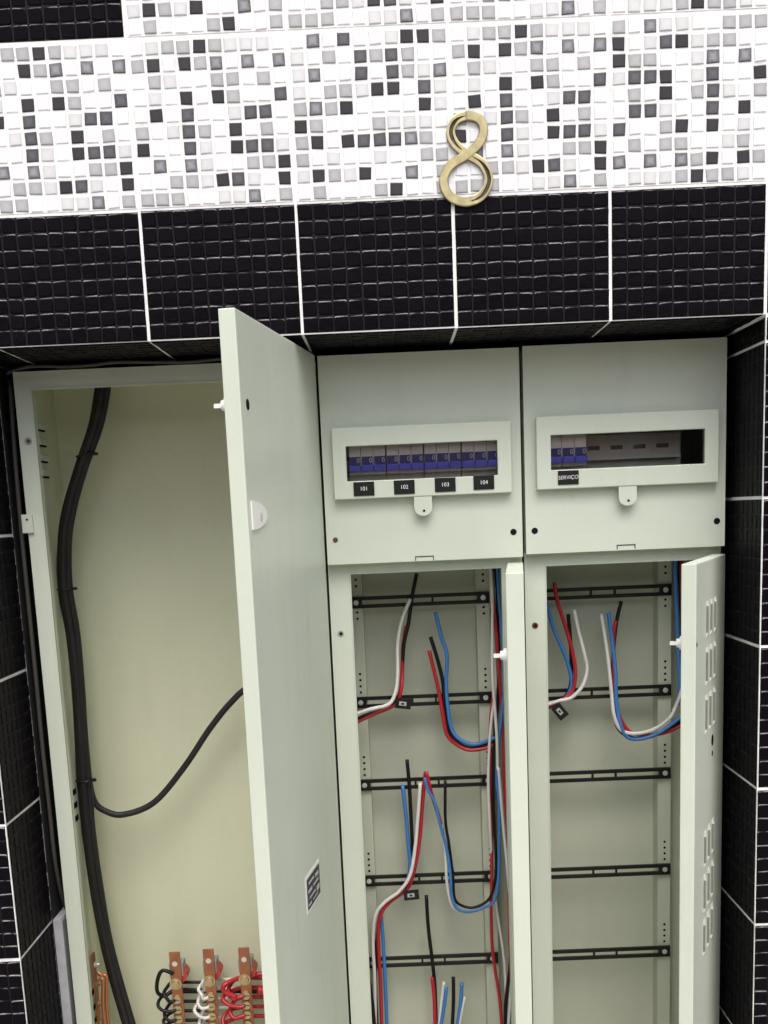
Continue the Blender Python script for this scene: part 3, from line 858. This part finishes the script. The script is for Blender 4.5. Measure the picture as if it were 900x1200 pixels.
# ------------------------------------------------------------------ copper busbars with looped wires
def busbar(x, ztop, which, label, wcol):
    t = thing('copper_busbar', (x, 0.27, -1.30), label, 'busbar', 'copper busbars')
    b = MB(); b.box(x-0.0092, x+0.0092, 0.268, 0.272, -1.30, ztop, 0, bev=0.0006); b.build('bar', COPPER, t)
    q = MB(); q.cyl((x-0.0005, 0.2679, ztop-0.0205), (0, -1, 0), 0.0046, 0.0006, 14); q.build('rivet', ZINC, t)
    q = MB(); q.cyl((x-0.0015, 0.2679, ztop-0.0565), (0, -1, 0), 0.0102, 0.0016, 20, 0); q.cyl((x-0.0015, 0.2662, ztop-0.0565), (0, -1, 0), 0.0074, 0.003, 16, 0, 0.0060); q.cyl((x-0.0015, 0.2631, ztop-0.0565), (0, -1, 0), 0.0032, 0.0012, 6, 0)
    q.build('terminal_screw', SCREWB, t)
    for k in range(6):
        z = ztop - 0.0845 - 0.0176*k
        q = MB(); q.cyl((x-0.001, 0.2679, z), (0, -1, 0), 0.0080, 0.0042, 16, 0, 0.0070); q.box(x-0.0065, x+0.0045, 0.2632, 0.2636, z-0.0007, z+0.0007, 1)
        q.build('terminal_screw', [SCREWB, PATINA], t)
    q = MB(); q.box(x-0.0118, x+0.0118, 0.2725, 0.300, ztop-0.046, ztop-0.022, 0, bev=0.002); q.build('standoff', GREYP, t)
    q = MB(); q.cyl((x+0.006, 0.274, ztop-0.046), 'y', 0.0115, 0.03, 20); q.build('insulator', INSUL, t)
    for k in range(5):
        z = ztop - 0.0845 - 0.0176*k
        sp = 0.030 if wcol != 'red' else 0.042
        sp *= random.uniform(0.72, 1.12); jx = random.uniform(-.004, .004); jz = random.uniform(-.006, .005)
        w = MB()
        w.tube([(x-0.004, 0.2635, z), (x-0.013, 0.262, z-0.001), (x-sp*0.75+jx, 0.262, z+0.001+jz), (x-sp+jx, 0.268, z+0.009+jz), (x-sp*0.85+jx, 0.282, z+0.017), (x-0.012, 0.292, z+0.020), (x+0.02, 0.300, z+0.016), (x+0.06, 0.305, z+0.012)], 0.0030 if wcol != 'red' else 0.0036, 8, 5)
        tag(w.build('wire', WIREM[wcol], None, smooth=True), '%s jumper wire at %s screw down the %s busbar' % (wcol, ('topmost', 'second', 'third', 'fourth', 'fifth')[k], which), 'wire', wcol + ' busbar jumpers')
busbar(-0.0905, -0.9475, 'left', 'left copper busbar with black looped wires, bottom of tall cabinet', 'black')
busbar(-0.0330, -0.9445, 'middle', 'middle copper busbar with white looped wires, bottom of tall cabinet', 'white')
busbar(0.0272, -0.9445, 'right', 'right copper busbar with red looped wires, nearest the open door', 'red')
w = MB(); w.tube([(-0.094, 0.2665, -0.985), (-0.112, 0.266, -0.978), (-0.122, 0.266, -0.995), (-0.124, 0.268, -1.018), (-0.112, 0.272, -1.026), (-0.095, 0.28, -1.02), (-0.05, 0.295, -1.030), (0.06, 0.30, -1.04), (0.15, 0.30, -1.05)], 0.0034, 8, 6)
tag(w.build('wire', WIREM['black'], None, smooth=True), 'black wire arching above the loops on the left busbar', 'wire')
w = MB(); w.tube([(0.012, 0.262, -1.030), (-0.010, 0.262, -1.018), (-0.006, 0.265, -1.006), (0.02, 0.280, -1.002), (0.06, 0.285, -0.998), (0.10, 0.285, -0.995), (0.15, 0.29, -0.99)], 0.0042, 8, 6)
tag(w.build('wire', WIREM['red'], None, smooth=True), 'thick red wire running right behind the right busbar', 'wire')
w = MB(); w.tube([(0.045, 0.277, -1.025), (0.07, 0.28, -1.030), (0.10, 0.285, -1.035), (0.15, 0.29, -1.04)], 0.0075, 10, 6)
tag(w.build('wire', WIREM['red'], None, smooth=True), 'thickest red wire leaving the right busbar toward the door', 'wire')

# ------------------------------------------------------------------ control wires in the lower compartments
WIRES = [
  ('black', 'black wire hanging from top of middle compartment, swinging left above its second rail', 2.6, [(0.343,0.255,-0.327), (0.334,0.252,-0.366), (0.327,0.248,-0.402), (0.319,0.245,-0.437), (0.314,0.242,-0.484), (0.309,0.238,-0.512), (0.301,0.235,-0.530), (0.280,0.232,-0.540), (0.250,0.228,-0.548), (0.225,0.225,-0.560)]),
  ('white', 'white wire beside it, tied by black tag on second rail of middle compartment', 2.6, [(0.331,0.246,-0.366), (0.316,0.242,-0.400), (0.309,0.237,-0.436), (0.306,0.233,-0.482), (0.302,0.228,-0.512), (0.289,0.224,-0.530), (0.258,0.219,-0.535), (0.226,0.215,-0.546)]),
  ('red', 'red wire tucked under the black and white pair at second rail, middle compartment', 2.6, [(0.323,0.250,-0.409), (0.317,0.246,-0.444), (0.314,0.242,-0.484), (0.311,0.238,-0.505), (0.302,0.234,-0.530), (0.269,0.230,-0.545), (0.239,0.226,-0.557), (0.224,0.222,-0.565)]),
  ('blue', 'blue wire end standing tallest of the looped trio below top rail, middle compartment', 2.6, [(0.370,0.250,-0.389), (0.378,0.248,-0.429), (0.385,0.247,-0.458), (0.384,0.245,-0.502), (0.384,0.243,-0.538), (0.389,0.242,-0.576), (0.402,0.240,-0.595), (0.423,0.238,-0.602), (0.445,0.237,-0.598), (0.464,0.235,-0.588)]),
  ('black', 'black wire end between blue and red in looped trio, middle compartment', 2.6, [(0.361,0.252,-0.428), (0.372,0.251,-0.465), (0.378,0.249,-0.502), (0.380,0.247,-0.546), (0.386,0.246,-0.580), (0.399,0.244,-0.600), (0.420,0.243,-0.608), (0.447,0.241,-0.603), (0.464,0.240,-0.595)]),
  ('red', 'red wire end, lowest of the looped trio below top rail, middle compartment', 2.6, [(0.358,0.246,-0.449), (0.365,0.245,-0.486), (0.372,0.243,-0.516), (0.376,0.242,-0.553), (0.382,0.241,-0.586), (0.398,0.240,-0.604), (0.419,0.238,-0.612), (0.447,0.237,-0.607), (0.463,0.236,-0.599)]),
  ('white', "white wire running down leftmost in bundle beside middle door's plastic latch", 2.1, [(0.457,0.232,-0.310), (0.458,0.232,-0.359), (0.459,0.232,-0.395), (0.460,0.232,-0.459), (0.460,0.232,-0.510), (0.454,0.232,-0.561), (0.449,0.232,-0.606), (0.446,0.232,-0.666), (0.445,0.232,-0.726), (0.448,0.240,-0.800), (0.455,0.248,-0.880), (0.466,0.252,-0.980), (0.468,0.252,-1.100)]),
  ('black', 'black wire in right bundle that loops under fourth rail of middle compartment', 2.1, [(0.464,0.236,-0.310), (0.466,0.236,-0.360), (0.467,0.236,-0.413), (0.467,0.236,-0.468), (0.466,0.236,-0.511), (0.461,0.236,-0.562), (0.456,0.236,-0.614), (0.454,0.236,-0.667), (0.453,0.236,-0.709), (0.454,0.236,-0.774), (0.454,0.236,-0.821), (0.444,0.236,-0.861), (0.419,0.236,-0.875), (0.397,0.236,-0.874), (0.385,0.236,-0.857), (0.383,0.236,-0.818), (0.379,0.236,-0.763), (0.375,0.236,-0.725), (0.376,0.236,-0.660)]),
  ('red', 'dark red wire running down the right bundle right behind middle door edge', 2.1, [(0.459,0.226,-0.310), (0.460,0.226,-0.359), (0.464,0.226,-0.416), (0.465,0.226,-0.466), (0.468,0.226,-0.524), (0.470,0.226,-0.594), (0.470,0.226,-0.665), (0.471,0.226,-0.707), (0.473,0.226,-0.772), (0.473,0.226,-0.841), (0.473,0.226,-0.920), (0.474,0.230,-1.000), (0.472,0.232,-1.110)]),
  ('blue', 'blue wire in right bundle that loops up to red tip, middle compartment', 2.1, [(0.467,0.224,-0.310), (0.469,0.224,-0.359), (0.471,0.224,-0.409), (0.473,0.224,-0.466), (0.473,0.224,-0.510), (0.467,0.224,-0.560), (0.462,0.224,-0.612), (0.458,0.224,-0.664), (0.460,0.224,-0.694), (0.459,0.224,-0.770), (0.457,0.224,-0.828), (0.449,0.224,-0.862), (0.429,0.224,-0.876), (0.407,0.224,-0.879), (0.389,0.224,-0.872), (0.380,0.224,-0.852), (0.379,0.224,-0.821), (0.377,0.224,-0.790), (0.372,0.224,-0.759), (0.366,0.224,-0.732), (0.357,0.224,-0.694), (0.347,0.224,-0.669), (0.343,0.224,-0.650)]),
  ('white', 'pale white wire slanting down behind the edge of the middle door', 2.1, [(0.457,0.226,-0.310), (0.459,0.226,-0.36), (0.457,0.224,-0.42), (0.455,0.220,-0.486), (0.458,0.220,-0.537), (0.460,0.220,-0.593), (0.460,0.220,-0.641), (0.461,0.220,-0.645), (0.465,0.220,-0.724), (0.470,0.220,-0.793), (0.476,0.220,-0.878), (0.478,0.220,-0.957), (0.473,0.220,-1.017), (0.467,0.220,-1.089)]),
  ('red', 'thin red wire hugging the perforated rail near third rail, middle compartment', 2.2, [(0.458,0.240,-0.519), (0.452,0.240,-0.570), (0.450,0.240,-0.615), (0.449,0.240,-0.691), (0.449,0.240,-0.740), (0.449,0.240,-0.794), (0.446,0.240,-0.853), (0.444,0.240,-0.884), (0.447,0.246,-0.960), (0.456,0.250,-1.040), (0.460,0.250,-1.110)]),
  ('red', 'short red wire leaning right from the peak above third rail', 2.6, [(0.346,0.236,-0.644), (0.354,0.236,-0.682), (0.364,0.236,-0.720), (0.368,0.236,-0.740), (0.371,0.236,-0.755)]),
  ('white', 'thin white wire riding on left flank of blue U-shaped loop', 2.2, [(0.367,0.234,-0.733), (0.372,0.234,-0.774), (0.373,0.234,-0.824), (0.376,0.234,-0.860), (0.384,0.234,-0.876), (0.400,0.234,-0.883)]),
  ('black', 'black wire dropping behind middle door beside the lowest rail', 2.6, [(0.477,0.250,-0.850), (0.477,0.250,-0.921), (0.475,0.250,-0.982), (0.467,0.250,-1.051), (0.464,0.250,-1.104)]),
  ('blue', 'blue wire at the bottom beside the middle door edge', 2.6, [(0.478,0.230,-0.985), (0.476,0.230,-1.022), (0.473,0.230,-1.095)]),
  ('blue', 'blue wire hanging straight left of the red and white peak at third rail', 2.6, [(0.307,0.246,-0.667), (0.310,0.246,-0.717), (0.313,0.246,-0.763), (0.313,0.246,-0.802), (0.306,0.246,-0.835), (0.285,0.246,-0.856)]),
  ('black', 'black wire with tip poking above third rail left of blue hanging wire', 2.6, [(0.316,0.250,-0.626), (0.318,0.250,-0.668), (0.318,0.250,-0.726), (0.319,0.250,-0.773), (0.315,0.250,-0.811), (0.306,0.250,-0.843), (0.279,0.250,-0.863), (0.262,0.250,-0.885), (0.255,0.250,-0.920), (0.252,0.250,-0.952), (0.248,0.250,-1.009), (0.247,0.250,-1.095)]),
  ('red', 'red wire from the peak above third rail bending left past the lower black tag', 2.6, [(0.345,0.240,-0.645), (0.338,0.240,-0.697), (0.333,0.240,-0.743), (0.327,0.240,-0.781), (0.318,0.240,-0.820), (0.306,0.240,-0.844), (0.281,0.240,-0.863), (0.264,0.240,-0.881), (0.257,0.240,-0.920), (0.256,0.240,-0.997), (0.256,0.240,-1.091)]),
  ('white', 'white wire beside the red one bending left past the lower black tag', 2.6, [(0.336,0.234,-0.661), (0.330,0.234,-0.714), (0.323,0.234,-0.768), (0.313,0.234,-0.817), (0.295,0.234,-0.841), (0.269,0.234,-0.862), (0.253,0.234,-0.886), (0.248,0.234,-0.933), (0.247,0.234,-0.994), (0.245,0.234,-1.087)]),
  ('blue', 'blue wire going down past the lowest rail on left side, middle compartment', 2.6, [(0.262,0.250,-0.876), (0.263,0.250,-0.920), (0.265,0.250,-0.981), (0.264,0.250,-1.096)]),
  ('red', 'red wire at the far lower left corner of middle compartment', 2.6, [(0.234,0.236,-0.970), (0.235,0.236,-0.994), (0.236,0.236,-1.034), (0.236,0.236,-1.088)]),
  ('black', 'black wire crossing beside the red one at lower left corner, middle compartment', 2.6, [(0.235,0.230,-0.935), (0.237,0.230,-0.983), (0.242,0.230,-1.032), (0.245,0.230,-1.085)]),
  ('black', 'long black wire end standing across the lowest rail of middle compartment', 2.6, [(0.339,0.248,-0.857), (0.341,0.248,-0.915), (0.345,0.248,-0.971), (0.348,0.248,-1.024), (0.348,0.248,-1.098)]),
  ('red', 'red wire end at the bottom beside the long black one, middle compartment', 2.6, [(0.343,0.240,-0.998), (0.345,0.240,-1.033), (0.346,0.240,-1.094)]),
  ('white', 'white wire end leaning against blue one below the lowest rail', 2.6, [(0.363,0.242,-1.008), (0.358,0.242,-1.038), (0.351,0.242,-1.095)]),
  ('blue', 'blue wire end leaning beside white one below the lowest rail, middle compartment', 2.6, [(0.367,0.238,-1.016), (0.361,0.238,-1.049), (0.354,0.238,-1.094)]),
  ('black', 'short black wire end standing between the two blue ends at the bottom', 2.6, [(0.379,0.242,-1.000), (0.378,0.242,-1.043), (0.373,0.242,-1.096)]),
  ('blue', 'rightmost blue wire end below the lowest rail of middle compartment', 2.6, [(0.393,0.240,-1.010), (0.389,0.240,-1.051), (0.380,0.240,-1.096)]),
  ('white', 'thin white wire end on the right of the rightmost blue end', 2.0, [(0.397,0.236,-1.033), (0.392,0.236,-1.061), (0.385,0.236,-1.094)]),
  ('red', 'red wire with tip over the top rail at left of right compartment', 2.6, [(0.557,0.240,-0.349), (0.563,0.240,-0.380), (0.575,0.240,-0.422), (0.585,0.240,-0.461), (0.589,0.240,-0.495), (0.583,0.240,-0.523), (0.565,0.240,-0.538), (0.531,0.240,-0.549)]),
  ('blue', 'blue wire bowing down at far left of right compartment', 2.6, [(0.543,0.245,-0.376), (0.548,0.245,-0.393), (0.556,0.245,-0.422), (0.569,0.245,-0.457), (0.579,0.245,-0.483), (0.583,0.245,-0.513), (0.572,0.245,-0.534), (0.549,0.245,-0.546), (0.532,0.245,-0.551)]),
  ('black', 'black wire end between red and white at left of right compartment', 2.6, [(0.580,0.250,-0.401), (0.583,0.250,-0.437), (0.585,0.250,-0.483), (0.582,0.250,-0.518), (0.571,0.250,-0.534), (0.554,0.250,-0.545), (0.532,0.250,-0.554)]),
  ('white', 'white wire bulging rightmost of the left bunch in right compartment', 2.6, [(0.587,0.236,-0.393), (0.594,0.236,-0.427), (0.602,0.236,-0.465), (0.606,0.236,-0.491), (0.599,0.236,-0.516), (0.582,0.236,-0.533), (0.560,0.236,-0.537), (0.531,0.236,-0.545)]),
  ('white', 'white wire end, leftmost of the hanging loop in right compartment', 2.6, [(0.631,0.246,-0.402), (0.637,0.244,-0.442), (0.642,0.242,-0.485), (0.646,0.240,-0.532), (0.650,0.238,-0.566), (0.661,0.235,-0.588), (0.682,0.233,-0.595), (0.711,0.231,-0.589), (0.736,0.229,-0.572), (0.746,0.227,-0.551), (0.758,0.225,-0.517)]),
  ('blue', 'blue wire end next to white, looping lowest in right compartment', 2.6, [(0.642,0.242,-0.400), (0.647,0.241,-0.447), (0.652,0.239,-0.493), (0.654,0.238,-0.545), (0.660,0.237,-0.583), (0.672,0.235,-0.603), (0.691,0.234,-0.605), (0.716,0.233,-0.597), (0.741,0.231,-0.581), (0.766,0.230,-0.561)]),
  ('black', 'black wire end standing tallest of the hanging loop in right compartment', 2.6, [(0.664,0.250,-0.384), (0.657,0.249,-0.418), (0.652,0.248,-0.465), (0.650,0.247,-0.516), (0.652,0.246,-0.567), (0.660,0.244,-0.590), (0.680,0.243,-0.604), (0.705,0.242,-0.603), (0.735,0.241,-0.592), (0.769,0.240,-0.571)]),
  ('red', 'red wire mostly hidden inside the hanging loop of right compartment', 2.6, [(0.655,0.248,-0.414), (0.651,0.246,-0.439), (0.651,0.244,-0.498), (0.655,0.243,-0.550), (0.663,0.241,-0.578), (0.678,0.239,-0.596), (0.704,0.237,-0.600), (0.734,0.236,-0.593), (0.767,0.234,-0.579)]),
  ('blue', 'blue wire running down behind latch of the louvred right door', 2.8, [(0.744,0.230,-0.313), (0.746,0.230,-0.362), (0.748,0.230,-0.425), (0.751,0.230,-0.488), (0.754,0.230,-0.552)]),
  ('black', 'black wire running down beside blue one behind the louvred right door', 2.8, [(0.750,0.235,-0.313), (0.753,0.235,-0.363), (0.755,0.235,-0.425), (0.757,0.235,-0.489), (0.759,0.235,-0.553)]),
  ('red', 'dark red wire deepest behind the louvred right door', 2.4, [(0.753,0.230,-0.313), (0.755,0.230,-0.425), (0.757,0.230,-0.552)]),
]

for i, (c, lb, r, pts) in enumerate(WIRES):
    rr = random.Random(i*7+3)
    pts = [pts[0]] + [(x+rr.uniform(-.0009, .0009), y+rr.uniform(-.002, .002), z+rr.uniform(-.0015, .0015)) for x, y, z in pts[1:]]
    q = MB(); q.tube(pts, r*0.00118, 8, 6)
    tag(q.build('wire', WIREM[c], None, smooth=True), lb, 'wire', 'loose control wires')
for (x, y, z, a, lb) in ((0.3133, 0.224, -0.5291, 8, 'black wire tag tied at second rail of middle compartment'), (0.3141, 0.222, -0.8463, -4, 'black wire tag below fourth rail of middle compartment'), (0.5613, 0.226, -0.553, 52, 'black wire tag hanging askew in right compartment')):
    t = thing('wire_tag', (x, y, z), lb, 'wire tag', 'black wire tags')
    t.rotation_euler = (0, R(a), 0)
    q = MB(); q.box(-0.0125, 0.0125, 0, 0.0018, -0.0085, 0.0085, 0, bev=0.0005)
    o = link('plate', q.mesh('plate', BLACKP), t); o.matrix_parent_inverse = Matrix.Identity(4)
    q = MB(); q.box(-0.0065, 0.0050, -0.0005, -0.0001, -0.0034, 0.0030); q.box(-0.0030, 0.0015, -0.0009, -0.0006, -0.0018, 0.0012, 1)
    o = link('print', q.mesh('print', [mat('tag_print', (0.40, 0.40, 0.40), 0.6), BLACKP]), t); o.matrix_parent_inverse = Matrix.Identity(4)
